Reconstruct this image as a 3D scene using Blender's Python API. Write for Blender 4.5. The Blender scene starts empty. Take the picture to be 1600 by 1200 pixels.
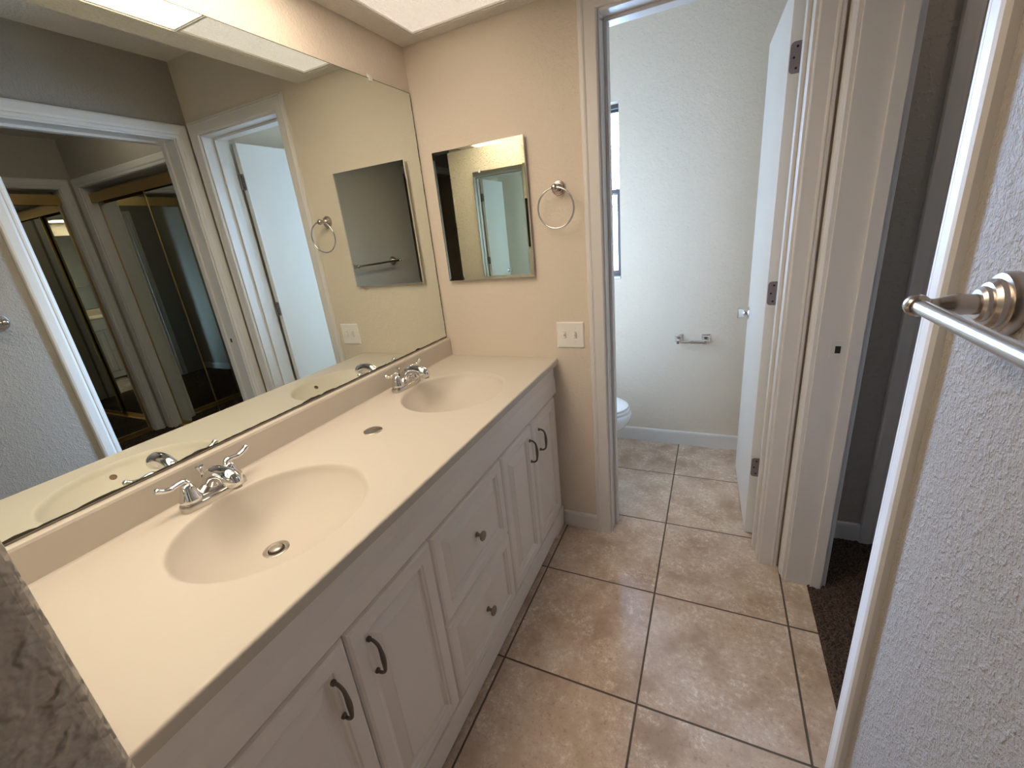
import bpy, bmesh, math, random
from math import sin, cos, pi, radians, sqrt, hypot
from mathutils import Vector, Matrix

random.seed(4)
S = bpy.context.scene
COL = S.collection

# ------------------------------------------------------------------ camera
cam_data = bpy.data.cameras.new('camera')
cam_data.sensor_fit = 'HORIZONTAL'
cam_data.sensor_width = 36.0
cam_data.lens = 668.8515 / 1600 * 36
cam_data.shift_x = 0.0031
cam_data.shift_y = -0.0040
cam_data.clip_start = 0.02
cam = bpy.data.objects.new('camera', cam_data)
COL.objects.link(cam)
RX = Vector((0.905770, 0.411709, -0.100382))
RY = Vector((0.048617, -0.336272, -0.940509))
RZ = Vector((-0.420972, 0.847005, -0.324601))
M = Matrix((RX, -RY, -RZ)).transposed().to_4x4()
M.translation = Vector((1.17712, -1.73223, 1.42872))
cam.matrix_world = M
S.camera = cam

# ------------------------------------------------------------------ world / exposure
w = bpy.data.worlds.new('daylight')
S.world = w
w.use_nodes = True
bg = w.node_tree.nodes['Background']
bg.inputs['Color'].default_value = (0.41, 0.63, 1.0, 1)
nt = w.node_tree
wtc = nt.nodes.new('ShaderNodeTexCoord'); wsep = nt.nodes.new('ShaderNodeSeparateXYZ'); wmr = nt.nodes.new('ShaderNodeMapRange')
wmr.interpolation_type = 'SMOOTHSTEP'
wmr.inputs['From Min'].default_value = -0.15; wmr.inputs['From Max'].default_value = 0.45
wmr.inputs['To Min'].default_value = 27.0; wmr.inputs['To Max'].default_value = 150.0
nt.links.new(wtc.outputs['Generated'], wsep.inputs[0]); nt.links.new(wsep.outputs['Z'], wmr.inputs['Value'])
nt.links.new(wmr.outputs['Result'], bg.inputs['Strength'])
S.view_settings.view_transform = 'Standard'
S.view_settings.look = 'None'
S.view_settings.gamma = 1.0
S.view_settings.use_curve_mapping = False
S.view_settings.exposure = 0.0
S.cycles.max_bounces = 14
S.cycles.diffuse_bounces = 6
S.cycles.glossy_bounces = 10
S.cycles.transparent_max_bounces = 12
S.cycles.sample_clamp_indirect = 6.0
S.cycles.blur_glossy = 0.6

PANEL_BRIGHT = 13.0       # emission of the diffuser next to the partition
PANEL_MID = 10.0         # middle diffuser
PANEL_DIM = 0.60

# sky portal in the only window
pl = bpy.data.lights.new('window_portal', 'AREA')
pl.shape = 'RECTANGLE'; pl.size = 0.56; pl.size_y = 0.96
pl.cycles.is_portal = True
po = bpy.data.objects.new('window_portal', pl)
COL.objects.link(po)
po.location = (0.385, 1.105, 1.565)
po.rotation_euler = (-pi / 2, 0, 0)

# ------------------------------------------------------------------ material helpers
def new_mat(name, color, rough=0.5, metal=0.0, spec=0.5, **kw):
    m = bpy.data.materials.new(name)
    m.use_nodes = True
    b = m.node_tree.nodes['Principled BSDF']
    b.inputs['Base Color'].default_value = (*color, 1)
    b.inputs['Roughness'].default_value = rough
    b.inputs['Metallic'].default_value = metal
    b.inputs['Specular IOR Level'].default_value = spec
    for k, v in kw.items():
        b.inputs[k].default_value = v
    return m

def nd(m, t, **inp):
    n = m.node_tree.nodes.new(t)
    for k, v in inp.items():
        n.inputs[k].default_value = v
    return n

def lk(m, a, b):
    m.node_tree.links.new(a, b)

def bump_noise(m, layers, dist=0.002):
    """layers: (scale, weight, detail, ramp_lo, ramp_hi)"""
    tc = nd(m, 'ShaderNodeTexCoord')
    total = None
    for sc, wt, det, lo, hi in layers:
        n = nd(m, 'ShaderNodeTexNoise')
        n.inputs['Scale'].default_value = sc
        n.inputs['Detail'].default_value = det
        lk(m, tc.outputs['Object'], n.inputs['Vector'])
        r = nd(m, 'ShaderNodeMapRange')
        r.interpolation_type = 'SMOOTHSTEP'
        r.inputs['From Min'].default_value = lo
        r.inputs['From Max'].default_value = hi
        r.inputs['To Max'].default_value = wt
        lk(m, n.outputs['Fac'], r.inputs['Value'])
        if total is None:
            total = r.outputs['Result']
        else:
            a = nd(m, 'ShaderNodeMath')
            lk(m, total, a.inputs[0]); lk(m, r.outputs['Result'], a.inputs[1])
            total = a.outputs[0]
    b = nd(m, 'ShaderNodeBump')
    b.inputs['Distance'].default_value = dist
    b.inputs['Strength'].default_value = 1.0
    lk(m, total, b.inputs['Height'])
    lk(m, b.outputs['Normal'], m.node_tree.nodes['Principled BSDF'].inputs['Normal'])
    return total

WALL = (0.70, 0.615, 0.51)
m_wall = new_mat('wall_paint', WALL, 0.62, spec=0.3)
bump_noise(m_wall, [(70, 0.5, 4, 0.42, 0.78), (22, 0.5, 3, 0.35, 0.75), (160, 0.25, 2, 0.4, 0.7)], 0.0014)
m_knock_shade = new_mat('knockdown_wall_paint_shaded', (0.36, 0.325, 0.29), 0.6, spec=0.35)  # same paint as the other walls, colour darkened to stand in for shade
bump_noise(m_knock_shade, [(105, 0.55, 5, 0.44, 0.74), (260, 0.35, 3, 0.45, 0.72), (38, 0.4, 3, 0.4, 0.7)], 0.0022)
m_hall_shade = new_mat('hall_wall_paint_shaded', (0.44, 0.40, 0.345), 0.65, spec=0.3)  # dimness of the hall put into a darker copy of the wall colour
bump_noise(m_hall_shade, [(60, 0.55, 2, 0.52, 0.68)], 0.002)
m_stub = new_mat('splattered_wall_paint', (0.72, 0.635, 0.52), 0.55, spec=0.4)
bump_noise(m_stub, [(72, 1.0, 1.6, 0.48, 0.68), (150, 0.25, 1, 0.4, 0.7), (18, 0.3, 1, 0.3, 0.7)], 0.0024)
m_ceil = new_mat('ceiling_paint', (0.72, 0.68, 0.62), 0.8, spec=0.2)
bump_noise(m_ceil, [(90, 0.8, 2, 0.45, 0.65)], 0.002)
m_trim = new_mat('white_trim_paint', (0.72, 0.69, 0.665), 0.38)
bump_noise(m_trim, [(35, 0.4, 2, 0.3, 0.7)], 0.0006)
m_door = new_mat('white_door_paint', (0.80, 0.80, 0.79), 0.35)
m_cab = new_mat('white_cabinet_paint', (0.84, 0.79, 0.745), 0.42)
m_counter = new_mat('cultured_marble', (0.60, 0.545, 0.475), 0.42, spec=0.22)
m_chrome = new_mat('chrome', (0.82, 0.82, 0.84), 0.07, 1.0)
m_chrome_dull = new_mat('hazy_chrome', (0.62, 0.59, 0.56), 0.24, 1.0)
m_nickel = new_mat('brushed_nickel', (0.56, 0.50, 0.46), 0.27, 1.0)
m_nickel_l = new_mat('brushed_nickel_bar', (0.72, 0.71, 0.72), 0.24, 1.0)
m_pewter = new_mat('dark_pewter', (0.17, 0.145, 0.12), 0.38, 1.0)
m_pewter_l = new_mat('pewter', (0.30, 0.26, 0.22), 0.36, 1.0)
m_hinge = new_mat('painted_steel_hinge', (0.30, 0.26, 0.26), 0.42, 0.8)
m_gold = new_mat('brushed_gold_aluminium', (0.50, 0.36, 0.16), 0.36, 1.0)
m_bronze = new_mat('bronze_aluminium', (0.09, 0.085, 0.09), 0.4, 0.6)
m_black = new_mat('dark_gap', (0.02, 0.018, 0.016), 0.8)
m_rod = new_mat('tarnished_rod', (0.10, 0.06, 0.035), 0.45, 0.8)
m_plate = new_mat('white_plastic', (0.84, 0.80, 0.76), 0.35)
m_porc = new_mat('porcelain', (0.86, 0.87, 0.88), 0.12)
m_glass_edge = new_mat('mirror_black_edge', (0.035, 0.032, 0.022), 0.5)
m_clip = new_mat('clear_plastic_clip', (0.75, 0.72, 0.66), 0.2)
m_cap = new_mat('brushed_steel', (0.50, 0.46, 0.42), 0.3, 1.0)

def mirror_mat(name, col):
    return new_mat(name, col, 0.0, 1.0)
m_mirror = mirror_mat('old_mirror_silver', (0.81, 0.87, 0.83))
m_mirror2 = mirror_mat('cabinet_mirror_silver', (0.80, 0.81, 0.73))
m_mirror3 = mirror_mat('closet_mirror_silver', (0.70, 0.72, 0.66))

def emit_mat(name, col, strength):
    m = new_mat(name, (0.8, 0.78, 0.74), 0.5)
    b = m.node_tree.nodes['Principled BSDF']
    b.inputs['Emission Color'].default_value = (*col, 1)
    b.inputs['Emission Strength'].default_value = strength
    bump_noise(m, [(140, 1.0, 2, 0.4, 0.65)], 0.003)
    return m
m_panel_lit = emit_mat('lit_diffuser', (1.0, 0.835, 0.66), PANEL_BRIGHT)
m_panel_mid = emit_mat('half_lit_diffuser', (1.0, 0.835, 0.66), PANEL_MID)
m_panel_dim = emit_mat('dim_diffuser', (1.0, 0.855, 0.72), PANEL_DIM)

def window_glass():
    m = bpy.data.materials.new('window_glass')
    m.use_nodes = True
    nt = m.node_tree
    nt.nodes.clear()
    out = nt.nodes.new('ShaderNodeOutputMaterial')
    t = nt.nodes.new('ShaderNodeBsdfTransparent')
    g = nt.nodes.new('ShaderNodeBsdfGlossy'); g.inputs['Roughness'].default_value = 0.02
    f = nt.nodes.new('ShaderNodeFresnel'); f.inputs['IOR'].default_value = 1.45
    mx = nt.nodes.new('ShaderNodeMixShader')
    nt.links.new(f.outputs[0], mx.inputs[0]); nt.links.new(t.outputs[0], mx.inputs[1]); nt.links.new(g.outputs[0], mx.inputs[2])
    nt.links.new(mx.outputs[0], out.inputs[0])
    return m
m_pane = window_glass()

def tile_mat():
    m = new_mat('stone_look_tile', (0.4, 0.3, 0.2), 0.3)
    b = m.node_tree.nodes['Principled BSDF']
    tc = nd(m, 'ShaderNodeTexCoord')
    sep = nd(m, 'ShaderNodeSeparateXYZ'); lk(m, tc.outputs['Object'], sep.inputs[0])
    T = 0.4572
    def axis(out, off):
        a = nd(m, 'ShaderNodeMath'); a.operation = 'SUBTRACT'; a.inputs[1].default_value = off; lk(m, out, a.inputs[0])
        d = nd(m, 'ShaderNodeMath'); d.operation = 'DIVIDE'; d.inputs[1].default_value = T; lk(m, a.outputs[0], d.inputs[0])
        fl = nd(m, 'ShaderNodeMath'); fl.operation = 'FLOOR'; lk(m, d.outputs[0], fl.inputs[0])
        fr = nd(m, 'ShaderNodeMath'); fr.operation = 'FRACT'; lk(m, d.outputs[0], fr.inputs[0])
        p = nd(m, 'ShaderNodeMath'); p.operation = 'SUBTRACT'; p.inputs[1].default_value = 0.5; lk(m, fr.outputs[0], p.inputs[0])
        ab = nd(m, 'ShaderNodeMath'); ab.operation = 'ABSOLUTE'; lk(m, p.outputs[0], ab.inputs[0])
        return fl.outputs[0], ab.outputs[0]
    ix, dx = axis(sep.outputs['X'], 1.0247)
    iy, dy = axis(sep.outputs['Y'], -0.7740)
    mxx = nd(m, 'ShaderNodeMath'); mxx.operation = 'MAXIMUM'; lk(m, dx, mxx.inputs[0]); lk(m, dy, mxx.inputs[1])
    gr = nd(m, 'ShaderNodeMapRange'); gr.interpolation_type = 'SMOOTHSTEP'
    gr.inputs['From Min'].default_value = 0.5 - 0.0038 / T * 1.0
    gr.inputs['From Max'].default_value = 0.5 - 0.0024 / T
    lk(m, mxx.outputs[0], gr.inputs['Value'])
    # per tile offset of the mottling
    cmb = nd(m, 'ShaderNodeCombineXYZ'); lk(m, ix, cmb.inputs[0]); lk(m, iy, cmb.inputs[1])
    wn = nd(m, 'ShaderNodeTexWhiteNoise'); lk(m, cmb.outputs[0], wn.inputs['Vector'])
    vs = nd(m, 'ShaderNodeVectorMath'); vs.operation = 'SCALE'; vs.inputs['Scale'].default_value = 9.0
    lk(m, wn.outputs['Color'], vs.inputs[0])
    va = nd(m, 'ShaderNodeVectorMath'); lk(m, tc.outputs['Object'], va.inputs[0]); lk(m, vs.outputs[0], va.inputs[1])
    def noise(sc, det, rough=0.6):
        n = nd(m, 'ShaderNodeTexNoise'); n.inputs['Scale'].default_value = sc; n.inputs['Detail'].default_value = det
        n.inputs['Roughness'].default_value = rough
        lk(m, va.outputs[0], n.inputs['Vector']); return n.outputs['Fac']
    big = noise(6.0, 5); fine = noise(62.0, 7, 0.82)
    r1 = nd(m, 'ShaderNodeValToRGB')
    e = r1.color_ramp.elements
    e[0].position = 0.30; e[0].color = (0.42, 0.305, 0.225, 1)
    e[1].position = 0.70; e[1].color = (0.66, 0.545, 0.455, 1)
    mid = r1.color_ramp.elements.new(0.5); mid.color = (0.56, 0.43, 0.33, 1)
    lk(m, big, r1.inputs['Fac'])
    # pale flecks
    fk = nd(m, 'ShaderNodeMapRange'); fk.interpolation_type = 'SMOOTHSTEP'
    fk.inputs['From Min'].default_value = 0.50; fk.inputs['From Max'].default_value = 0.62; fk.inputs['To Max'].default_value = 0.75
    lk(m, fine, fk.inputs['Value'])
    med = noise(12.0, 3)
    mk = nd(m, 'ShaderNodeMapRange'); mk.inputs['From Min'].default_value = 0.40; mk.inputs['From Max'].default_value = 0.62
    lk(m, med, mk.inputs['Value'])
    mm = nd(m, 'ShaderNodeMath'); mm.operation = 'MULTIPLY'; lk(m, fk.outputs[0], mm.inputs[0]); lk(m, mk.outputs[0], mm.inputs[1])
    mx = nd(m, 'ShaderNodeMix'); mx.data_type = 'RGBA'
    lk(m, mm.outputs[0], mx.inputs[0]); lk(m, r1.outputs['Color'], mx.inputs[6]); mx.inputs[7].default_value = (0.84, 0.77, 0.68, 1)
    # dark pits
    dk = nd(m, 'ShaderNodeMapRange'); dk.interpolation_type = 'SMOOTHSTEP'
    dk.inputs['From Min'].default_value = 0.47; dk.inputs['From Max'].default_value = 0.34; dk.inputs['To Max'].default_value = 0.5
    lk(m, fine, dk.inputs['Value'])
    mx1 = nd(m, 'ShaderNodeMix'); mx1.data_type = 'RGBA'
    lk(m, dk.outputs[0], mx1.inputs[0]); lk(m, mx.outputs[2], mx1.inputs[6]); mx1.inputs[7].default_value = (0.27, 0.185, 0.13, 1)
    mx2 = nd(m, 'ShaderNodeMix'); mx2.data_type = 'RGBA'
    lk(m, gr.outputs[0], mx2.inputs[0]); lk(m, mx1.outputs[2], mx2.inputs[6]); mx2.inputs[7].default_value = (0.12, 0.088, 0.065, 1)
    lk(m, mx2.outputs[2], b.inputs['Base Color'])
    rr = nd(m, 'ShaderNodeMapRange'); rr.inputs['To Min'].default_value = 0.16; rr.inputs['To Max'].default_value = 0.32
    lk(m, fine, rr.inputs['Value'])
    r2 = nd(m, 'ShaderNodeMath'); r2.operation = 'MAXIMUM'; lk(m, rr.outputs[0], r2.inputs[0]); lk(m, gr.outputs[0], r2.inputs[1])
    lk(m, r2.outputs[0], b.inputs['Roughness'])
    h = nd(m, 'ShaderNodeMath'); h.operation = 'MULTIPLY_ADD'; lk(m, gr.outputs[0], h.inputs[0]); h.inputs[1].default_value = -1.0
    hm = nd(m, 'ShaderNodeMath'); hm.operation = 'MULTIPLY'; hm.inputs[1].default_value = 0.22; lk(m, fine, hm.inputs[0])
    lk(m, hm.outputs[0], h.inputs[2])
    bp = nd(m, 'ShaderNodeBump'); bp.inputs['Distance'].default_value = 0.0016; lk(m, h.outputs[0], bp.inputs['Height'])
    lk(m, bp.outputs[0], b.inputs['Normal'])
    return m
m_tile = tile_mat()

def carpet_mat():
    m = new_mat('dark_brown_carpet', (0.06, 0.042, 0.033), 0.95, spec=0.1)
    tc = nd(m, 'ShaderNodeTexCoord')
    n = nd(m, 'ShaderNodeTexNoise'); n.inputs['Scale'].default_value = 170; n.inputs['Detail'].default_value = 3
    lk(m, tc.outputs['Object'], n.inputs['Vector'])
    r = nd(m, 'ShaderNodeValToRGB')
    r.color_ramp.elements[0].position = 0.35; r.color_ramp.elements[0].color = (0.035, 0.025, 0.020, 1)
    r.color_ramp.elements[1].position = 0.68; r.color_ramp.elements[1].color = (0.13, 0.095, 0.075, 1)
    lk(m, n.outputs['Fac'], r.inputs['Fac'])
    lk(m, r.outputs['Color'], m.node_tree.nodes['Principled BSDF'].inputs['Base Color'])
    return m
m_carpet = carpet_mat()

# ------------------------------------------------------------------ mesh helpers
def box(bm, x0, x1, y0, y1, z0, z1):
    x0, x1 = min(x0, x1), max(x0, x1); y0, y1 = min(y0, y1), max(y0, y1); z0, z1 = min(z0, z1), max(z0, z1)
    v = [bm.verts.new(p) for p in [(x0,y0,z0),(x1,y0,z0),(x1,y1,z0),(x0,y1,z0),(x0,y0,z1),(x1,y0,z1),(x1,y1,z1),(x0,y1,z1)]]
    for f in [(0,3,2,1),(4,5,6,7),(0,1,5,4),(1,2,6,5),(2,3,7,6),(3,0,4,7)]:
        bm.faces.new([v[i] for i in f])
    return v

def boxes(*bs):
    bm = bmesh.new()
    for b in bs: box(bm, *b)
    return bm

def frame_axes(d):
    d = d.normalized()
    a = Vector((0, 0, 1)) if abs(d.z) < 0.9 else Vector((1, 0, 0))
    u = d.cross(a).normalized(); v = d.cross(u).normalized()
    return u, v

def rings_to_mesh(bm, rings, closed=True, cap0=True, cap1=True):
    vs = [[bm.verts.new(p) for p in r] for r in rings]
    n = len(vs[0])
    for a, b in zip(vs[:-1], vs[1:]):
        for i in range(n if closed else n - 1):
            j = (i + 1) % n
            bm.faces.new((a[i], a[j], b[j], b[i]))
    if cap0: bm.faces.new(list(reversed(vs[0])))
    if cap1: bm.faces.new(vs[-1])
    return vs

def tube(bm, pts, rad, n=14, squash=1.0, up=None):
    pts = [Vector(p) for p in pts]
    if not hasattr(rad, '__len__'): rad = [rad] * len(pts)
    rings = []
    prev = None
    for i, p in enumerate(pts):
        d = (pts[min(i + 1, len(pts) - 1)] - pts[max(i - 1, 0)]).normalized()
        if prev is None:
            u, v = frame_axes(d)
            if up is not None:
                u = d.cross(Vector(up)).normalized(); v = u.cross(d).normalized()
        else:
            u = (prev - d * prev.dot(d)).normalized(); v = d.cross(u).normalized()
        prev = u
        rings.append([p + u * (cos(2*pi*k/n) * rad[i]) + v * (sin(2*pi*k/n) * rad[i] * squash) for k in range(n)])
    return rings_to_mesh(bm, rings)

def smooth_path(ctrl, n=6):
    """Catmull-Rom through points (any dimension tuple)"""
    out = []
    P = [ctrl[0]] + list(ctrl) + [ctrl[-1]]
    for i in range(1, len(P) - 2):
        for k in range(n):
            t = k / n
            out.append(tuple(0.5 * ((2*b) + (-a + c)*t + (2*a - 5*b + 4*c - d)*t*t + (-a + 3*b - 3*c + d)*t**3)
                             for a, b, c, d in zip(P[i-1], P[i], P[i+1], P[i+2])))
    out.append(tuple(ctrl[-1]))
    return out

def lathe(bm, prof, origin, axis, n=32):
    """prof: (r, h) along axis from origin"""
    o = Vector(origin); d = Vector(axis).normalized(); u, v = frame_axes(d)
    rings = []
    for r, h in prof:
        r = max(r, 1e-5)
        rings.append([o + d*h + u*(cos(2*pi*k/n)*r) + v*(sin(2*pi*k/n)*r) for k in range(n)])
    return rings_to_mesh(bm, rings)

def torus(bm, c, R, r, axis=(0, 1, 0), n=64, k=12):
    c = Vector(c); u, v = frame_axes(Vector(axis)); d = Vector(axis).normalized()
    vs = []
    for i in range(n):
        a = 2*pi*i/n; e = u*cos(a) + v*sin(a)
        vs.append([bm.verts.new(c + e*(R + r*cos(2*pi*j/k)) + d*(r*sin(2*pi*j/k))) for j in range(k)])
    for i in range(n):
        for j in range(k):
            bm.faces.new((vs[i][j], vs[(i+1) % n][j], vs[(i+1) % n][(j+1) % k], vs[i][(j+1) % k]))

def obj(name, bm, mat, parent=None, smooth=False, bevel=0.0, seg=2, angle=40):
    bmesh.ops.recalc_face_normals(bm, faces=bm.faces)
    me = bpy.data.meshes.new(name)
    bm.to_mesh(me); bm.free()
    mats = mat if isinstance(mat, (list, tuple)) else [mat]
    for mm in mats: me.materials.append(mm)
    o = bpy.data.objects.new(name, me)
    COL.objects.link(o)
    if parent is not None:
        o.parent = parent
        o.matrix_parent_inverse = Matrix.Translation(-Vector(parent.location)) if not parent.rotation_euler.z else parent.matrix_basis.inverted()
    if smooth:
        for p in me.polygons: p.use_smooth = True
        me.set_sharp_from_angle(angle=radians(angle))
    if bevel > 0:
        md = o.modifiers.new('edge', 'BEVEL'); md.width = bevel; md.segments = seg; md.limit_method = 'ANGLE'; md.angle_limit = radians(35)
        md.harden_normals = False
    return o

def struct(name, bm, mat, parent=None, label=None, **kw):
    o = obj(name, bm, mat, parent, **kw)
    if parent is None: o['kind'] = 'structure'
    if label: o['label'] = label
    return o

def thing(name, label, cat, loc=(0, 0, 0), group=None):
    o = bpy.data.objects.new(name, None)
    o.empty_display_size = 0.05
    COL.objects.link(o)
    o.location = loc
    o['label'] = label; o['category'] = cat
    if group: o['group'] = group
    return o

def tag(o, label, cat, group=None):
    o['label'] = label; o['category'] = cat
    if group: o['group'] = group
    return o

def nest_rect(bm, to_world, w, h, rings):
    """concentric rectangles: (inset, depth); last one capped, first one capped at the back"""
    R = []
    for ins, d in rings:
        R.append([bm.verts.new(to_world(a, b, d)) for a, b in ((ins, ins), (w-ins, ins), (w-ins, h-ins), (ins, h-ins))])
    for A, B in zip(R[:-1], R[1:]):
        for i in range(4):
            j = (i + 1) % 4
            bm.faces.new((A[i], A[j], B[j], B[i]))
    bm.faces.new(R[-1]); bm.faces.new(list(reversed(R[0])))

CASING = [(0, 0), (0, 0.010), (0.006, 0.012), (0.014, 0.0125), (0.017, 0.010), (0.021, 0.013), (0.027, 0.0165), (0.045, 0.0175), (0.055, 0.018), (0.0625, 0.016), (0.066, 0.010), (0.066, 0)]
CASING_FLAT = [(0, 0), (0, 0.012), (0.004, 0.0155), (0.042, 0.0165), (0.045, 0.0185), (0.050, 0.0195), (0.054, 0.0165), (0.058, 0.0165), (0.063, 0.0155), (0.066, 0.011), (0.066, 0)]

def casing(bm, conv, a0, a1, z1, prof=CASING, z0=0.0, legs=(True, True), head=True):
    """conv(a, z, d) -> world; opening from a0 to a1 with head at z1"""
    s = 1 if a1 > a0 else -1
    path = lambda t: [(a0 - s*t, z0), (a0 - s*t, z1 + t), (a1 + s*t, z1 + t), (a1 + s*t, z0)]
    V = [[bm.verts.new(conv(a, z, d)) for a, z in path(t)] for t, d in prof]
    segs = [k for k, on in enumerate((legs[0], head, legs[1])) if on]
    for A, B in zip(V[:-1], V[1:]):
        for k in segs:
            bm.faces.new((A[k], A[k+1], B[k+1], B[k]))
    for k in segs:
        bm.faces.new((V[0][k], V[-1][k], V[-1][k+1], V[0][k+1]))
    for k in (0, 3):
        if (k == 0 and legs[0]) or (k == 3 and legs[1]):
            bm.faces.new([v[k] for v in V])

# ------------------------------------------------------------------ numbers
XR = 1.497      # right wall face
XH = 1.62       # hall side of right wall
CZ = 2.4535     # ceiling
YT = 0.993      # toilet room back wall
YB = -3.4       # wall behind the camera
SOF = 2.17      # soffit underside
YS = -1.679     # vanity face of the partition
XS = 0.850      # end of the partition
H = 0.881       # counter top

# ------------------------------------------------------------------ floor, ceiling, walls
bm = boxes((-0.1, 1.57, YB - 0.1, -0.02, -0.08, 0), (-0.1, 1.62, -0.02, YT + 0.1, -0.08, 0))
struct('floor', bm, m_tile)

bm = bmesh.new()
nx, ny = 210, 150
cx0, cx1, cy0, cy1 = 1.571, 3.70, -1.21, 0.252
g = [[bm.verts.new((cx0 + (cx1-cx0)*i/nx, cy0 + (cy1-cy0)*j/ny, 0.004 + random.random()*0.009 + (0.0 if i else -0.006))) for j in range(ny+1)] for i in range(nx+1)]
for i in range(nx):
    for j in range(ny):
        bm.faces.new((g[i][j], g[i+1][j], g[i+1][j+1], g[i][j+1]))
box(bm, 1.5695, cx1, -1.31, 0.43, -0.08, -0.004)
struct('floor_hall', bm, m_carpet, label='dark brown carpet in the closet hall')

struct('ceiling', boxes((-0.1, 3.8, YB - 0.1, 1.2, CZ, CZ + 0.1)), m_ceil)
# dropped soffit with the opening for the light panels
PX0, PX1, PY0, PY1 = 0.092, 0.502, -1.62, -0.058
bm = boxes((0.001, PX0, YS + 0.001, -0.001, SOF, SOF + 0.05), (PX1, 0.611, YS + 0.001, -0.001, SOF, CZ), (PX0, PX1, PY1, -0.001, SOF, SOF + 0.05),
           (PX0, PX1, YS + 0.001, PY0, SOF, SOF + 0.05))
struct('ceiling_soffit', bm, m_ceil, label='dropped ceiling soffit over the vanity')

struct('wall_left', boxes((-0.1, 0, YB - 0.1, 1.2, 0, CZ)), m_wall)
bm = boxes((0, 0.771, 0, 0.15, 0, CZ), (0.771, 1.424, 0, 0.15, 2.107, CZ), (1.424, XH, 0, 0.15, 0, CZ))
struct('wall_far', bm, m_wall)
bm = boxes((XR, XH, -0.07, 0, 0, CZ), (XR, XH, -0.845, -0.07, 2.105, CZ), (XR, XH, -2.15, -0.845, 0, CZ), (XR, XH, -3.05, -2.15, 2.08, CZ), (XR, XH, YB, -3.05, 0, CZ))
struct('wall_right', bm, m_knock_shade)
struct('wall_back', boxes((0, XH, YB - 0.1, YB, 0, CZ)), m_wall)
o = struct('wall_partition', boxes((0, XS, YS - 0.115, YS, 0, CZ)), m_stub, bevel=0.012, seg=4)
# toilet room
bm = boxes((0, 0.10, YT, YT + 0.14, 0, CZ), (0.663, 1.62, YT, YT + 0.14, 0, CZ), (0.10, 0.663, YT, YT + 0.14, 0, 1.09), (0.10, 0.663, YT, YT + 0.14, 2.04, CZ))
struct('wall_toilet_back', bm, m_wall)
struct('wall_toilet_right', boxes((1.50, XH, 0.15, YT, 0, CZ)), m_wall)
# closet hall
BX0, BX1, BZ = 1.868, 3.407, 2.10
bm = boxes((XH, BX0 - 0.01, 0.25, 0.37, 0, CZ), (BX0 - 0.01, BX1 + 0.01, 0.25, 0.37, BZ + 0.01, CZ), (BX1 + 0.01, 3.62, 0.25, 0.37, 0, CZ), (XH, 3.62, 0.37, 0.42, 0, CZ))
struct('wall_hall_back', bm, m_hall_shade)
AY0, AY1 = -0.95, 0.158
bm = boxes((3.5, 3.62, AY1 + 0.01, 0.25, 0, CZ), (3.5, 3.62, AY0 - 0.01, AY1 + 0.01, BZ + 0.01, CZ), (3.5, 3.62, -1.2, AY0 - 0.01, 0, CZ), (3.62, 3.67, -1.2, 0.42, 0, CZ))
struct('wall_hall_end', bm, m_hall_shade)
struct('wall_hall_front', boxes((XH, 3.67, -1.3, -1.2, 0, CZ)), m_hall_shade)
# dark room beyond the opening behind the camera
struct('wall_entry', boxes((XH + 1.1, XH + 1.2, YB, -1.3, 0, CZ), (XH, XH + 1.2, YB - 0.1, YB, 0, CZ), (XH, XH + 1.2, -1.4, -1.3, 0, CZ)), m_wall)
struct('floor_entry', boxes((1.57, XH + 1.2, YB - 0.1, -1.3, -0.08, 0.0)), m_carpet)

# ------------------------------------------------------------------ doorway trim
bm = bmesh.new()
casing(bm, lambda a, z, d: (a, -d, z), 0.785, 1.410, 2.095, CASING_FLAT)
t1 = struct('trim_1', bm, m_trim, label='white casing around the toilet room doorway')
bm = bmesh.new()
for x0, x1 in ((0.771, 0.791), (1.402, 1.424)): box(bm, x0, x1, 0.0, 0.15, 0, 2.107)
box(bm, 0.791, 1.402, 0.0, 0.15, 2.087, 2.107)
box(bm, 0.791, 0.803, 0.062, 0.105, 0, 2.087); box(bm, 1.390, 1.402, 0.062, 0.105, 0, 2.087); box(bm, 0.803, 1.390, 0.062, 0.105, 2.075, 2.087)
struct('jamb', bm, m_trim, t1, bevel=0.0015)
bm = bmesh.new()
casing(bm, lambda a, z, d: (a, 0.15 + d, z), 0.785, 1.410, 2.095, CASING)
struct('inner_casing', bm, m_trim, t1)

bm = bmesh.new()
casing(bm, lambda a, z, d: (XR - d, a, z), -0.082, -0.832, 2.085, CASING)
t2 = struct('trim_2', bm, m_trim, label='white casing around the closet hall doorway')
bm = bmesh.new()
for y0, y1 in ((-0.09, -0.07), (-0.845, -0.824)): box(bm, XR, XH, y0, y1, 0, 2.105)
box(bm, XR, XH, -0.824, -0.09, 2.077, 2.105)
box(bm, 1.578, 1.612, -0.102, -0.09, 0, 2.077); box(bm, 1.578, 1.612, -0.824, -0.812, 0, 2.077); box(bm, 1.578, 1.612, -0.812, -0.102, 2.065, 2.077)
struct('jamb', bm, m_trim, t2, bevel=0.0015)
bm = bmesh.new()
casing(bm, lambda a, z, d: (XH + d, a, z), -0.082, -0.832, 2.085, CASING)
struct('inner_casing', bm, m_trim, t2)
sp = struct('strike_plate', boxes((1.532, 1.572, -0.0915, -0.09, 0.935, 0.995)), m_trim, t2)
struct('latch_hole', boxes((1.545, 1.560, -0.0922, -0.0914, 0.953, 0.977)), m_black, sp)

bm = bmesh.new()
casing(bm, lambda a, z, d: (XR - d, a, z), -3.05, -2.15, 2.08, CASING)
struct('trim_3', bm, m_trim, label='white casing of the dark opening behind the partition')

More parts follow.
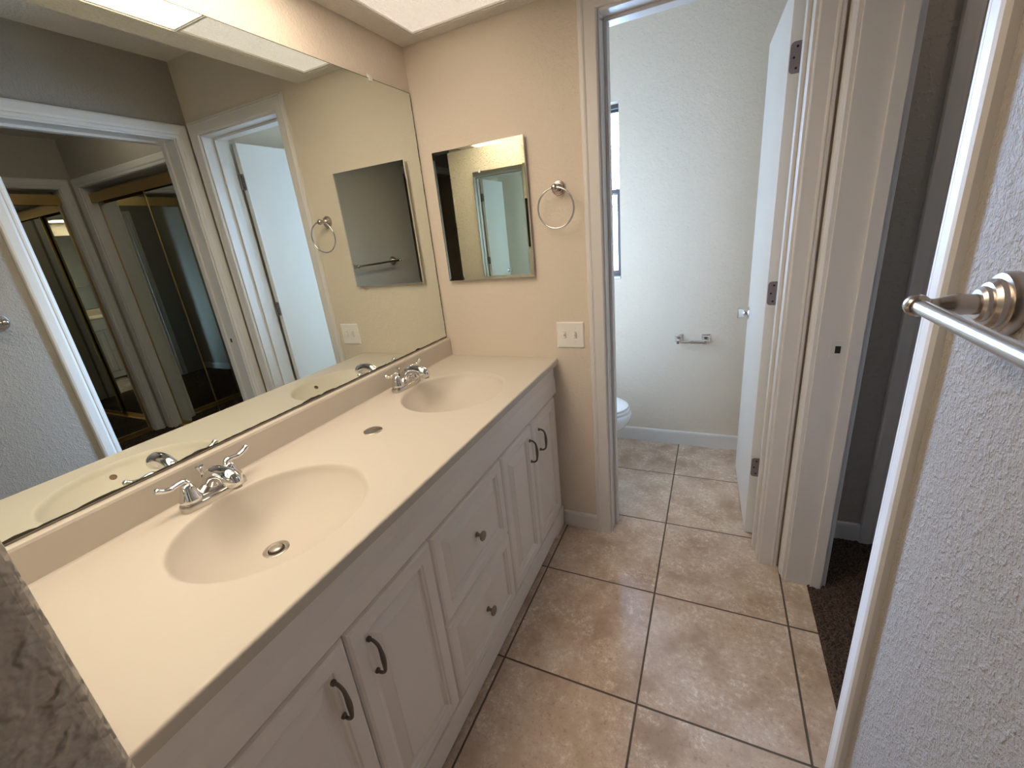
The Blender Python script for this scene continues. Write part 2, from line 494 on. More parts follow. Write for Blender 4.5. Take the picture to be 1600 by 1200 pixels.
# ------------------------------------------------------------------ baseboards
def baseboard(name, conv, a0, a1, h=0.092, parent=None):
    prof = [(0, 0), (0.013, 0), (0.013, h - 0.012), (0.011, h - 0.004), (0.006, h), (0, h)]
    bm = bmesh.new()
    rings_to_mesh(bm, [[conv(a, d, z) for d, z in prof] for a in (a0, a1)])
    return struct(name, bm, m_trim)
baseboard('baseboard_far', lambda a, d, z: (a, -d, z), 0.555, 0.7195, 0.082)
baseboard('baseboard_toilet', lambda a, d, z: (a, YT - d, z), 0.0, 1.50)
baseboard('baseboard_hall', lambda a, d, z: (a, 0.25 - d, z), XH, 1.803)
baseboard('baseboard_hall_front', lambda a, d, z: (a, -1.2 + d, z), XH, 3.5)
baseboard('baseboard_right', lambda a, d, z: (XR - d, a, z), -2.08, -0.899)
baseboard('baseboard_toilet_right', lambda a, d, z: (1.50 - d, a, z), 0.23, YT - 0.014)

# ------------------------------------------------------------------ window
wx0, wx1, wz0, wz1 = 0.10, 0.663, 1.09, 2.04
bm = bmesh.new()
def rect_frame(bm, x0, x1, z0, z1, t, y0, y1, tt=None):
    tt = tt or t
    box(bm, x0, x0 + t, y0, y1, z0, z1); box(bm, x1 - t, x1, y0, y1, z0, z1)
    box(bm, x0 + t, x1 - t, y0, y1, z0, z0 + tt); box(bm, x0 + t, x1 - t, y0, y1, z1 - tt, z1)
rect_frame(bm, wx0, wx1, wz0, wz1, 0.012, YT + 0.055, YT + 0.115, 0.022)
win = struct('window_1', bm, m_bronze, label='bronze single hung window in the toilet room', bevel=0.002)
bm = bmesh.new(); rect_frame(bm, wx0 + 0.0125, wx1 - 0.0125, wz0 + 0.0225, 1.605, 0.015, YT + 0.060, YT + 0.082, 0.024)
s1 = struct('lower_sash', bm, m_bronze, win, bevel=0.002)
bm = bmesh.new(); rect_frame(bm, wx0 + 0.0125, wx1 - 0.0125, 1.575, wz1 - 0.0225, 0.005, YT + 0.086, YT + 0.108, 0.012)
s2 = struct('upper_sash', bm, m_bronze, win, bevel=0.002)
struct('pane', boxes((wx0 + 0.0275, wx1 - 0.0275, YT + 0.070, YT + 0.073, wz0 + 0.0465, 1.581)), m_pane, s1)
struct('pane', boxes((wx0 + 0.0175, wx1 - 0.0175, YT + 0.096, YT + 0.099, 1.587, wz1 - 0.0345)), m_pane, s2)
struct('window_sill', boxes((wx0, wx1, YT - 0.012, YT + 0.055, wz0 - 0.0, wz0 + 0.012)), m_porc, win, bevel=0.003)

# ------------------------------------------------------------------ toilet room door
d_piv = Vector((1.398, 0.166, 0))
bm = boxes((-0.034, 0.0, 0.0, 0.598, 0.012, 2.072))
door = struct('door_1', bm, m_door, label='white flush door standing open into the toilet room', bevel=0.0015)
door.location = d_piv
door.rotation_euler = (0, 0, radians(1.6))
def local(o):
    o.matrix_parent_inverse = Matrix.Identity(4); return o
for hz in (1.865, 1.11, 0.356):
    bm = bmesh.new()
    # leaf on the hinge edge of the slab, rounded outer corners
    pts = []
    r = 0.012
    x0, x1, z0, z1 = -0.031, 0.0, hz - 0.0445, hz + 0.0445
    for k in range(7):
        a = pi/2 + (pi/2)*k/6; pts.append((x0 + r + r*cos(a), z1 - r + r*sin(a)))
    for k in range(7):
        a = pi + (pi/2)*k/6; pts.append((x0 + r + r*cos(a), z0 + r + r*sin(a)))
    pts += [(x1, z0), (x1, z1)]
    rings_to_mesh(bm, [[(x, yy, z) for x, z in pts] for yy in (-0.0025, 0.0)])
    hg = local(struct('hinge', bm, m_hinge, door))
    bm = bmesh.new()
    tube(bm, [(0.006, -0.004, hz - 0.0445), (0.006, -0.004, hz + 0.0445)], 0.006, 12)
    local(struct('knuckle', bm, m_hinge, hg, smooth=True))
    for sx, dz in ((-0.012, 0.030), (-0.020, 0.0), (-0.012, -0.030)):
        bm = bmesh.new(); lathe(bm, [(0.0035, 0.0), (0.0035, 0.0008), (0.0001, 0.0009)], (sx, -0.0025, hz + dz), (0, -1, 0), 12)
        local(struct('screw', bm, m_black, hg))
bm = bmesh.new()
lathe(bm, [(0.031, 0), (0.031, 0.003), (0.026, 0.008), (0.013, 0.010), (0.012, 0.020), (0.017, 0.024), (0.021, 0.029), (0.026, 0.047), (0.0255, 0.052), (0.0001, 0.053)], (-0.034, 0.540, 0.925), (-1, 0, 0), 28)
local(struct('knob', bm, m_chrome, door, smooth=True, angle=25))
bm = bmesh.new()
lathe(bm, [(0.031, 0), (0.031, 0.003), (0.026, 0.008), (0.013, 0.010), (0.012, 0.020), (0.017, 0.024), (0.021, 0.029), (0.026, 0.047), (0.0255, 0.052), (0.0001, 0.053)], (0.0, 0.540, 0.925), (1, 0, 0), 28)
local(struct('knob', bm, m_chrome, door, smooth=True, angle=25))

# ------------------------------------------------------------------ soffit light panels
for i, (y0, y1, mt, lab) in enumerate((
        (-0.582, PY1, m_panel_dim, 'dim textured ceiling light panel in the soffit beside the medicine cabinet wall'),
        (-1.102, -0.588, m_panel_mid, 'bright ceiling light panel in the soffit over the middle of the vanity'),
        (PY0, -1.108, m_panel_lit, 'bright ceiling light panel in the soffit next to the partition wall'))):
    t = thing('ceiling_light_panel', lab, 'ceiling light', ((PX0 + PX1)/2, (y0 + y1)/2, SOF + 0.01), 'diffuser panels in the vanity soffit')
    obj('diffuser', boxes((PX0 + 0.006, PX1 - 0.006, y0 + 0.006, y1 - 0.006, SOF + 0.010, SOF + 0.016)), mt, t)
    bm = bmesh.new()
    x0, x1 = PX0, PX1
    box(bm, x0, x0 + 0.006, y0, y1, SOF + 0.004, SOF + 0.018); box(bm, x1 - 0.006, x1, y0, y1, SOF + 0.004, SOF + 0.018)
    box(bm, x0 + 0.006, x1 - 0.006, y0, y0 + 0.006, SOF + 0.004, SOF + 0.018); box(bm, x0 + 0.006, x1 - 0.006, y1 - 0.006, y1, SOF + 0.004, SOF + 0.018)
    obj('frame', bm, m_plate, t)
struct('trim_4', boxes((PX0, PX1, -0.588, -0.582, SOF + 0.002, SOF + 0.02), (PX0, PX1, -1.108, -1.102, SOF + 0.002, SOF + 0.02)), m_trim, label='cross bars between the soffit light panels')

# ------------------------------------------------------------------ mirrors
MZ0, MZ1 = 0.976, 2.009
t = thing('vanity_mirror', 'large frameless mirror on the wall above the double vanity', 'mirror', (0, -0.84, MZ0))
MY0, MY1 = -1.655, -0.006
# glass with worn lower and far edges
bm = bmesh.new()
lo = []; N = 160
rnd = random.Random(11)
edge = [0.0035 + 0.0012*rnd.random() for _ in range(N + 1)]
for c, wd, hgt in ((0.075, 2, 0.004), (0.16, 3, 0.003), (0.28, 3, 0.003), (0.50, 3, 0.005), (0.545, 2, 0.004), (0.70, 3, 0.003), (0.86, 1, 0.006)):
    k0 = int(c*N)
    for k in range(-wd, wd + 1):
        edge[k0 + k] += hgt * (1 - (k/(wd + 1))**2) * (0.6 + 0.4*rnd.random())
bot = [bm.verts.new((0.0052, MY0 + (MY1 - 0.003 - MY0)*k/N, MZ0 + edge[k])) for k in range(N + 1)]
M2 = 60
sid = [bm.verts.new((0.0052, MY1 - 0.003 - (0.0 if k in (0, M2) else 0.0022*rnd.random()), MZ0 + edge[N] + (MZ1 - 0.002 - MZ0 - edge[N])*k/M2)) for k in range(1, M2 + 1)]
tl = bm.verts.new((0.0052, MY0, MZ1 - 0.002))
bm.faces.new(bot + sid + [tl])
obj('glass', bm, m_mirror, t)
obj('black_backing_edge', boxes((0.0003, 0.005, MY0 - 0.001, MY1, MZ0, MZ1)), m_glass_edge, t)['label'] = 'dark worn edge of the mirror backing'
def clip(y, z, up, parent, conv):
    bm = bmesh.new()
    s = 1 if up else -1
    for a0, a1, d0, d1, h0, h1 in ((-0.009, 0.009, 0.0, 0.004, 0.0, 0.014), (-0.009, 0.009, 0.004, 0.009, -0.004, 0.006), (-0.009, 0.009, 0.0055, 0.009, -0.010, 0.0)):
        p = [conv(y + a, d, z + s*h) for a in (a0, a1) for d in (d0, d1) for h in (h0, h1)]
        xs, ys, zs = zip(*p)
        box(bm, min(xs), max(xs), min(ys), max(ys), min(zs), max(zs))
    return obj('clip', bm, m_clip, parent, bevel=0.0012)
conv0 = lambda a, d, h: (d, a, h)
clip(-0.245, MZ1, True, t, conv0)
clip(-1.35, MZ1, True, t, conv0)

# mirror on the partition (seen only in reflection)
t = thing('side_mirror', 'frameless mirror on the partition wall, facing the medicine cabinet', 'mirror', (0.32, YS, 0.9))
obj('glass', boxes((0.012, 0.620, YS + 0.0052, YS + 0.0058, 0.99, 1.905)), m_mirror, t)
obj('backing', boxes((0.010, 0.622, YS + 0.0003, YS + 0.0051, 0.988, 1.907)), m_glass_edge, t)
clip(0.56, 1.907, True, t, lambda a, d, h: (a, YS + d, h))
t.location.y += 0.0085
t.rotation_euler.z = radians(1.4)

# medicine cabinet
CX0, CX1, CZ0, CZ1 = 0.080, 0.497, 1.244, 1.773
t = thing('medicine_cabinet', 'mirrored medicine cabinet recessed in the wall above the light switch', 'medicine cabinet', (0.29, 0, CZ0))
obj('body', boxes((CX0 + 0.012, CX1 - 0.012, -0.012, 0.09, CZ0 + 0.012, CZ1 - 0.012)), m_plate, t)
dr = obj('door', boxes((CX0, CX1, -0.024, -0.013, CZ0, CZ1)), m_chrome, t, bevel=0.001)
bm = bmesh.new()
nest_rect(bm, lambda a, b, d: (CX0 + 0.0025 + a, -0.024 - d, CZ0 + 0.0025 + b), CX1 - CX0 - 0.005, CZ1 - CZ0 - 0.005, [(0, 0), (0, 0.0005), (0.010, 0.0009)])
obj('mirror', bm, m_mirror2, dr)

# ------------------------------------------------------------------ light switch
t = thing('light_switch', 'white double toggle light switch plate between the counter and the doorway', 'light switch', (0.633, 0, 0.988))
bm = bmesh.new()
nest_rect(bm, lambda a, b, d: (0.573 + a, -d, 0.931 + b), 0.121, 0.113, [(0, 0), (0, 0.003), (0.003, 0.006), (0.006, 0.0065)])
obj('plate', bm, m_plate, t)
for x in (0.610, 0.656):
    bm = bmesh.new()
    v = box(bm, x - 0.0048, x + 0.0048, -0.010, -0.006, 0.976, 1.000)
    for i in (0, 1, 2, 3, 4, 5): pass
    v2 = box(bm, x - 0.0042, x + 0.0042, -0.020, -0.007, 0.984, 0.994)
    for q in v2:
        if q.co.y < -0.015: q.co.z += 0.008
    obj('toggle', bm, m_plate, t, bevel=0.001)
    bm = boxes((x - 0.0056, x + 0.0056, -0.0068, -0.006, 0.9745, 1.0015))
    obj('slot', bm, m_pewter_l, t)
    for z in (0.958, 1.018):
        bm = bmesh.new(); lathe(bm, [(0.0032, 0), (0.0028, 0.001), (0.0001, 0.0013)], (x, -0.0064, z), (0, -1, 0), 12)
        obj('screw', bm, m_plate, t)

# ------------------------------------------------------------------ towel ring
ROS = [(0.0275, 0), (0.0275, 0.005), (0.0255, 0.009), (0.0215, 0.0105), (0.0215, 0.0135), (0.0195, 0.0165), (0.0160, 0.0175), (0.0155, 0.0205), (0.0125, 0.024), (0.0098, 0.026)]
t = thing('towel_ring', 'brushed nickel towel ring on the wall beside the medicine cabinet', 'towel ring', (0.625, 0, 1.575))
bm = bmesh.new(); lathe(bm, ROS + [(0.0001, 0.0265)], (0.619, 0, 1.570), (0, -1, 0))
obj('rosette', bm, m_nickel, t, smooth=True, angle=30)
bm = bmesh.new()
lathe(bm, [(0.0098, 0.022), (0.0085, 0.030), (0.009, 0.040), (0.012, 0.046), (0.0135, 0.052), (0.012, 0.058), (0.007, 0.062), (0.0001, 0.063)], (0.619, 0, 1.570), (0, -1, 0), 24)
obj('post', bm, m_nickel, t, smooth=True)
bm = bmesh.new(); torus(bm, (0.619, -0.052, 1.497), 0.073, 0.0036, (0.06, 1, 0.05))
obj('ring', bm, m_nickel_l, t, smooth=True)

# ------------------------------------------------------------------ towel bar
TB_Z, TB_Y0, TB_Y1, TB_X = 1.290, -1.030, -1.560, 1.412
t = thing('towel_bar', 'brushed nickel towel bar on the textured wall beside the closet hall doorway', 'towel bar', (XR, (TB_Y0 + TB_Y1)/2, TB_Z))
for y in (TB_Y0, TB_Y1):
    bm = bmesh.new()
    lathe(bm, [(0.038, 0), (0.038, 0.008), (0.0355, 0.0125), (0.030, 0.014), (0.0295, 0.019), (0.0255, 0.023), (0.0215, 0.024), (0.021, 0.028), (0.0175, 0.031), (0.0001, 0.032)], (XR, y, TB_Z), (-1, 0, 0), 40)
    ro = obj('rosette', bm, m_nickel, t, smooth=True, angle=30)
    bm = bmesh.new()
    lathe(bm, [(0.0135, 0.026), (0.0122, 0.036), (0.0132, 0.046), (0.0122, 0.054), (0.0090, 0.064), (0.0078, 0.071), (0.009, 0.077)], (XR, y, TB_Z), (-1, 0, 0), 28)
    obj('post', bm, m_nickel, t, smooth=True)
    bm = bmesh.new()
    s = 1 if y == TB_Y0 else -1
    lathe(bm, [(0.0001, 0.013), (0.006, 0.0125), (0.0105, 0.010), (0.0132, 0.005), (0.0138, 0.0), (0.0132, -0.006), (0.011, -0.0095), (0.0098, -0.010)], (TB_X, y, TB_Z), (0, s, 0), 28)
    obj('finial', bm, m_nickel, t, smooth=True)
bm = bmesh.new(); tube(bm, [(TB_X, TB_Y0 - 0.006, TB_Z), (TB_X, TB_Y1 + 0.006, TB_Z)], 0.0088, 28)
obj('bar', bm, m_nickel_l, t, smooth=True)

# ------------------------------------------------------------------ vanity cabinet
FX = 0.549            # face of the doors
YE = -1.660
t = thing('vanity_cabinet', 'white raised panel double vanity cabinet under the cream countertop', 'cabinet', (0.28, -0.83, 0))
bm = boxes((0.004, FX - 0.022, YE, YE + 0.016, 0.105, 0.840), (0.004, FX - 0.022, -0.020, -0.004, 0.105, 0.840), (0.004, FX - 0.022, YE + 0.016, -0.020, 0.105, 0.121),
           (0.004, 0.010, YE + 0.016, -0.020, 0.121, 0.840), (FX - 0.040, FX - 0.022, YE + 0.016, -0.020, 0.690, 0.840), (FX - 0.040, FX - 0.022, YE + 0.016, -0.020, 0.121, 0.135),
           (FX - 0.040, FX - 0.022, -1.050, -0.985, 0.135, 0.690), (FX - 0.040, FX - 0.022, -0.630, -0.565, 0.135, 0.690), (FX - 0.040, FX - 0.022, -1.335, -1.300, 0.135, 0.690), (FX - 0.040, FX - 0.022, -0.330, -0.300, 0.135, 0.690),
           (FX - 0.040, FX - 0.022, -0.985, -0.630, 0.385, 0.415), (0.004, FX - 0.10, YE, -0.004, 0.0, 0.105))
obj('body', bm, m_cab, t)
# false front under the counter, slightly bevelled
bm = bmesh.new()
rings_to_mesh(bm, [[(x, y, z) for x, z in ((FX - 0.0215, 0.712), (FX - 0.004, 0.712), (FX + 0.001, 0.718), (FX + 0.001, 0.775), (FX - 0.003, 0.800), (FX - 0.003, 0.854), (FX - 0.0215, 0.854))] for y in (YE, -0.004)])
obj('apron', bm, m_cab, t)
bm = boxes((FX - 0.0215, FX, YE, -0.004, 0.020, 0.104), (FX - 0.0215, FX, -0.13, -0.004, 0.0, 0.020), (FX - 0.0215, FX, YE, -1.55, 0.0, 0.020))
obj('bottom_rail', bm, m_cab, t, bevel=0.002)
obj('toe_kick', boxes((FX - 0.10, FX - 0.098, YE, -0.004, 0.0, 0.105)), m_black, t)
DOOR_RINGS = [(0, 0), (0, 0.010), (0.003, 0.0165), (0.009, 0.0205), (0.040, 0.0205), (0.043, 0.0165), (0.048, 0.0155), (0.051, 0.0080), (0.058, 0.0070), (0.082, 0.0175), (0.085, 0.0195)]
DRAWER_RINGS = [(0, 0), (0, 0.010), (0.003, 0.0165), (0.009, 0.0205), (0.036, 0.0205), (0.039, 0.0165), (0.044, 0.0155), (0.047, 0.0080), (0.053, 0.0070), (0.072, 0.0175), (0.075, 0.0195)]
def front(name, y0, y1, z0, z1, rings):
    bm = bmesh.new()
    nest_rect(bm, lambda a, b, d: (FX - 0.0205 + d, y0 + a, z0 + b), y1 - y0, z1 - z0, rings)
    return obj(name, bm, m_cab, t, bevel=0.0012)
def pull(parent, y, zc):
    bm = bmesh.new()
    h = 0.046
    path = smooth_path([(FX - 0.001, zc + h), (FX + 0.012, zc + h + 0.001), (FX + 0.024, zc + h - 0.008), (FX + 0.028, zc + 0.020), (FX + 0.029, zc), (FX + 0.028, zc - 0.020), (FX + 0.024, zc - h + 0.008), (FX + 0.012, zc - h - 0.001), (FX - 0.001, zc - h)], 5)
    n = len(path)
    rad = []
    for i in range(n):
        u = i/(n - 1)
        r = 0.0036 + 0.0022*math.exp(-((u - 0.5)/0.16)**2)
        if u < 0.06 or u > 0.94: r = 0.0062
        rad.append(r)
    tube(bm, [(x, y, z) for x, z in path], rad, 12)
    return obj('handle', bm, m_pewter, parent, smooth=True)
def knob(parent, y, z):
    bm = bmesh.new()
    lathe(bm, [(0.0085, -0.002), (0.0085, 0.002), (0.0055, 0.004), (0.0050, 0.014), (0.008, 0.017), (0.0150, 0.019), (0.0162, 0.022), (0.0150, 0.0255), (0.009, 0.0285), (0.0001, 0.0295)], (FX, y, z), (1, 0, 0), 24)
    return obj('knob', bm, m_pewter_l, parent, smooth=True, angle=50)
for y0, y1, hy, in ((-1.622, -1.3205, -1.368), (-1.3165, -1.0225, -1.268), (-0.5925, -0.3165, -0.344), (-0.3125, -0.022, -0.240)):
    d = front('door', y0, y1, 0.112, 0.703, DOOR_RINGS)
    pull(d, hy, 0.597)
for z0, z1 in ((0.404, 0.703), (0.106, 0.396)):
    d = front('drawer', -1.0185, -0.5965, z0, z1, DRAWER_RINGS)
    knob(d, -0.806, (z0 + z1)/2)

# ------------------------------------------------------------------ countertop with two integral basins
SINKS = [(0.297, -1.222), (0.297, -0.440)]
SA, SB, SD, DX = 0.194, 0.213, 0.122, -0.050       # half axes, depth, offset of the drain towards the wall
def basin_q(x, y, cx, cy):
    # 0 at the drain, 1 on the rim, measured along the ray from the drain
    px, py = (x - cx - DX)/SA, (y - cy)/SB
    ox = DX/SA
    A = px*px + py*py
    if A < 1e-9: return 0.0
    B = px*ox; C = ox*ox - 1
    t = (-B + sqrt(B*B - A*C))/A
    return 1/t
def top_z(x, y):
    z = H
    for cx, cy in SINKS:
        if abs(x - cx) > 0.24 or abs(y - cy) > 0.25: continue
        q = basin_q(x, y, cx, cy)
        e0, e1 = 0.955, 1.012
        f = lambda v: SD*(1 - v**2.0)**0.80
        if q < e0: z -= f(q)
        elif q < e1:
            s = (e1 - q)/(e1 - e0)
            z -= f(e0)*(s**1.7)
    return z
t = thing('countertop', 'cream cultured marble countertop with two moulded oval basins', 'countertop', (0.28, -0.83, H))
bm = bmesh.new()
xs = [0.002 + (0.563 - 0.002)*i/160 for i in range(161)]
for dx in (0.0012, 0.0024, 0.0036, 0.0046, 0.0054, 0.006): xs.append(0.563 + dx)
YN = YE - 0.012
ys = [YN + (-0.003 - YN)*j/460 for j in range(461)]
def edge_drop(x):
    if x <= 0.563: return 0
    u = (x - 0.563)/0.006
    return 0.006*(1 - sqrt(max(0, 1 - u*u)))
def cove(x):   # small cove against the backsplash
    if x < 0.032:
        u = (0.032 - x)/0.012
        return 0.010*(1 - sqrt(max(0, 1 - min(1, u)**2)))
    return 0
grid = [[bm.verts.new((x, y, top_z(x, y) - edge_drop(x) + cove(x))) for y in ys] for x in xs]
for i in range(len(xs) - 1):
    for j in range(len(ys) - 1):
        bm.faces.new((grid[i][j], grid[i+1][j], grid[i+1][j+1], grid[i][j+1]))
# underside, front lip and closed ends
xb = [0.002 + (0.545 - 0.002)*i/45 for i in range(46)]
yb = ys[::5]
under = [[bm.verts.new((x, y, top_z(x, y) - 0.016)) for y in yb] for x in xb]
for i in range(len(xb) - 1):
    for j in range(len(yb) - 1):
        bm.faces.new((under[i][j], under[i][j+1], under[i+1][j+1], under[i+1][j]))
lip0 = [bm.verts.new((0.569, y, H - 0.026)) for y in ys]
lip1 = [bm.verts.new((0.545, y, H - 0.026)) for y in yb]
a = grid[-1]
for j in range(len(ys) - 1):
    bm.faces.new((a[j], lip0[j], lip0[j+1], a[j+1]))
for j in range(len(yb) - 1):
    bm.faces.new([lip0[5*j + k] for k in range(6)][::-1] + [lip1[j], lip1[j+1]])
    bm.faces.new((lip1[j], under[-1][j], under[-1][j+1], lip1[j+1]))
    bm.faces.new([grid[0][5*j + k] for k in range(6)] + [under[0][j+1], under[0][j]])
for j, jb in ((0, 0), (-1, -1)):
    bm.faces.new([g[j] for g in grid] + [lip0[j], lip1[jb]] + [u[jb] for u in under][::-1])
obj('top', bm, m_counter, t, smooth=True, angle=50)
bm = bmesh.new()
pr = [(0.0005, 0.8805), (0.0215, 0.8805), (0.0215, 0.962), (0.0195, 0.968), (0.015, 0.9705), (0.0005, 0.9705)]
rings_to_mesh(bm, [[(x, y, z) for x, z in pr] for y in (YE - 0.012, -0.003)])
obj('backsplash', bm, m_counter, t)
for cx, cy in SINKS:
    ox = cx + SA*0.86
    cx0 = cx
    cx = cx + DX
    dz = top_z(cx, cy)
    bm = bmesh.new()
    lathe(bm, [(0.0305, 0.0005), (0.0300, 0.003), (0.0265, 0.0042), (0.0215, 0.0030), (0.0205, -0.004), (0.0001, -0.006)], (cx, cy, dz), (0, 0, 1), 36)
    dn = obj('drain', bm, m_cap, t, smooth=True, angle=40)
    bm = bmesh.new()
    lathe(bm, [(0.0150, -0.006), (0.0155, 0.0055), (0.0145, 0.0075), (0.009, 0.0092), (0.0001, 0.0096)], (cx, cy, dz), (0, 0, 1), 32)
    obj('stopper', bm, m_cap, dn, smooth=True)
    bm = bmesh.new()
    lathe(bm, [(0.0195, -0.0035), (0.0195, 0.0018), (0.0155, 0.0018)], (cx, cy, dz), (0, 0, 1), 32)
    obj('gap', bm, m_black, dn)
    # overflow hole in the front wall of the basin
    nrm = Vector((-(top_z(ox + 0.002, cy) - top_z(ox - 0.002, cy))/0.004, 0, 1)).normalized()
    bm = bmesh.new()
    lathe(bm, [(0.0092, -0.001), (0.0092, 0.0012), (0.0068, 0.0013), (0.0062, 0.0006), (0.0001, 0.0006)], (ox, cy, top_z(ox, cy)), nrm, 20)
    obj('overflow_hole', bm, m_rod, t)

# little scribe strip at the partition end
o = obj('filler_strip', boxes((0.530, 0.560, YE - 0.0125, YE - 0.002, 0.10, H - 0.012)), m_cab)
tag(o, 'narrow white filler strip between the vanity cabinet and the partition wall', 'filler strip')

# round cap on the counter
bm = bmesh.new()
lathe(bm, [(0.0295, 0), (0.0295, 0.0012), (0.027, 0.0026), (0.0001, 0.0030)], (0.226, -0.816, H), (0, 0, 1), 40)
tag(obj('hole_cover', bm, m_cap, smooth=True, angle=30), 'flat round brushed steel cap on the countertop between the two basins', 'hole cover')

# ------------------------------------------------------------------ faucets
def make_faucet(cy, label):
    cx = 0.072
    t = thing('faucet', label, 'faucet', (cx, cy, H), 'chrome faucets on the vanity')
    # base: oval escutcheon
    bm = bmesh.new()
    def oval(L, W, z, n=44):
        pts = []
        for k in range(n):
            a = 2*pi*k/n
            yy = (L - W)*max(-1, min(1, 1.6*sin(a)))
            pts.append((cx + W*cos(a), cy + (L - W)*(1 if sin(a) > 0 else -1)*min(1, abs(sin(a))*1.3) + W*sin(a)*0.999, z))
        return pts
    rings_to_mesh(bm, [oval(0.079, 0.0270, H + 0.0004), oval(0.079, 0.0270, H + 0.012), oval(0.0775, 0.0255, H + 0.0155), oval(0.0745, 0.0230, H + 0.0165), oval(0.073, 0.0220, H + 0.0225), oval(0.069, 0.0205, H + 0.0255)])
    obj('base', bm, m_chrome_dull, t, smooth=True, angle=35)
    # saddle that rises to the spout
    bm = bmesh.new()
    rings = []
    for s in [i/10 for i in range(-10, 11)]:
        y = cy + s*0.036
        hgt = 0.016 + 0.022*(1 - abs(s)**1.6)
        wd = 0.018 + 0.003*(1 - abs(s))
        rings.append([(cx + wd*cos(a), y, H + 0.012 + hgt*sin(a)) for a in [pi*k/10 for k in range(11)]])
    rings_to_mesh(bm, rings)
    obj('saddle', bm, m_chrome_dull, t, smooth=True, angle=50)
    # spout
    bm = bmesh.new()
    path = smooth_path([(cx - 0.006, H + 0.020), (cx + 0.004, H + 0.046), (cx + 0.026, H + 0.066), (cx + 0.054, H + 0.074), (cx + 0.082, H + 0.070), (cx + 0.100, H + 0.058), (cx + 0.106, H + 0.046)], 6)
    n = len(path); rad = []
    for i in range(n):
        u = i/(n - 1)
        rad.append(0.0185 - 0.006*u + 0.0065*math.exp(-((u - 0.78)/0.17)**2))
    tube(bm, [(x, cy, z) for x, z in path], rad, 24, 1.15, up=(0, 0, 1))
    sp = obj('spout', bm, m_chrome, t, smooth=True, angle=60)
    bm = bmesh.new(); lathe(bm, [(0.0105, 0.004), (0.0105, -0.0025), (0.008, -0.003), (0.0001, -0.001)], (cx + 0.106, cy, H + 0.046), (0, 0, 1), 24)
    obj('aerator', bm, m_pewter_l, sp, smooth=True, angle=40)
    for s in (-1, 1):
        hy = cy + s*0.051
        bm = bmesh.new()
        lathe(bm, [(0.0245, 0.022), (0.0245, 0.027), (0.0235, 0.030), (0.0215, 0.034), (0.0180, 0.046), (0.0145, 0.056), (0.0110, 0.0625), (0.005, 0.0665), (0.0001, 0.067)], (cx, hy, H), (0, 0, 1), 28)
        hd = obj('handle', bm, m_chrome, t, smooth=True, angle=40)
        bm = bmesh.new()
        p = smooth_path([(-0.006, 0.036), (-0.006, 0.055), (-0.001, 0.070), (0.012, 0.0715), (0.030, 0.0695), (0.046, 0.0735), (0.060, 0.083)], 5)
        n = len(p)
        rad = [0.0108 - 0.0034*min(1, i/(n*0.55)) + (0.0012*max(0, (i/(n - 1) - 0.7)/0.3)) for i in range(n)]
        rad[-1] *= 0.55
        tube(bm, [(cx - 0.001, hy + s*u, H + z) for u, z in p], rad, 14, 0.8, up=(0, 0, 1))
        obj('lever', bm, m_chrome, hd, smooth=True, angle=60)
    bm = bmesh.new(); tube(bm, [(cx - 0.027, cy, H + 0.002), (cx - 0.027, cy, H + 0.072)], 0.0026, 10)
    lr = obj('lift_rod', bm, m_rod, t, smooth=True)
    bm = bmesh.new(); lathe(bm, [(0.0036, 0.056), (0.0042, 0.064), (0.0085, 0.074), (0.0098, 0.077), (0.0095, 0.0795), (0.0001, 0.081)], (cx - 0.027, cy, H), (0, 0, 1), 20)
    obj('rod_knob', bm, m_chrome, lr, smooth=True, angle=40)
    return t
make_faucet(SINKS[0][1], 'chrome two lever faucet at the basin nearer the partition wall')
make_faucet(SINKS[1][1], 'chrome two lever faucet at the basin under the medicine cabinet')

# ------------------------------------------------------------------ toilet
t = thing('toilet', 'white porcelain toilet with closed lid below the window', 'toilet', (0.42, 0.545, 0))
TY = 0.545
def egg(cx, ax, by, z, n=40, back=0.85):
    pts = []
    for k in range(n):
        a = 2*pi*k/n
        x = cos(a); y = sin(a)
        rx = ax if x > 0 else ax*back
        pts.append((cx + rx*x, TY + by*y*(1 - 0.10*max(0, x)), z))
    return pts
bm = bmesh.new()
rings_to_mesh(bm, [egg(0.40, 0.200, 0.110, 0.0), egg(0.40, 0.195, 0.105, 0.03), egg(0.41, 0.185, 0.098, 0.12), egg(0.43, 0.205, 0.110, 0.20), egg(0.47, 0.245, 0.140, 0.27), egg(0.505, 0.272, 0.168, 0.33), egg(0.515, 0.278, 0.180, 0.370), egg(0.515, 0.279, 0.182, 0.392), egg(0.515, 0.272, 0.176, 0.400)])
obj('bowl', bm, m_porc, t, smooth=True, angle=50)
bm = bmesh.new()
rings_to_mesh(bm, [egg(0.51, 0.268, 0.176, 0.4005), egg(0.51, 0.275, 0.183, 0.405), egg(0.51, 0.275, 0.183, 0.415), egg(0.51, 0.268, 0.176, 0.419)])
obj('seat', bm, m_porc, t, smooth=True, angle=50)
bm = bmesh.new()
rings_to_mesh(bm, [egg(0.50, 0.272, 0.180, 0.4195), egg(0.50, 0.278, 0.185, 0.424), egg(0.50, 0.278, 0.185, 0.434), egg(0.50, 0.262, 0.170, 0.441), egg(0.50, 0.18, 0.11, 0.444)])
obj('lid', bm, m_porc, t, smooth=True, angle=50)
obj('tank', boxes((0.015, 0.205, TY - 0.225, TY + 0.225, 0.37, 0.70)), m_porc, t, bevel=0.025, seg=4)
obj('tank_lid', boxes((0.010, 0.217, TY - 0.237, TY + 0.237, 0.7005, 0.737)), m_porc, t, bevel=0.012, seg=3)
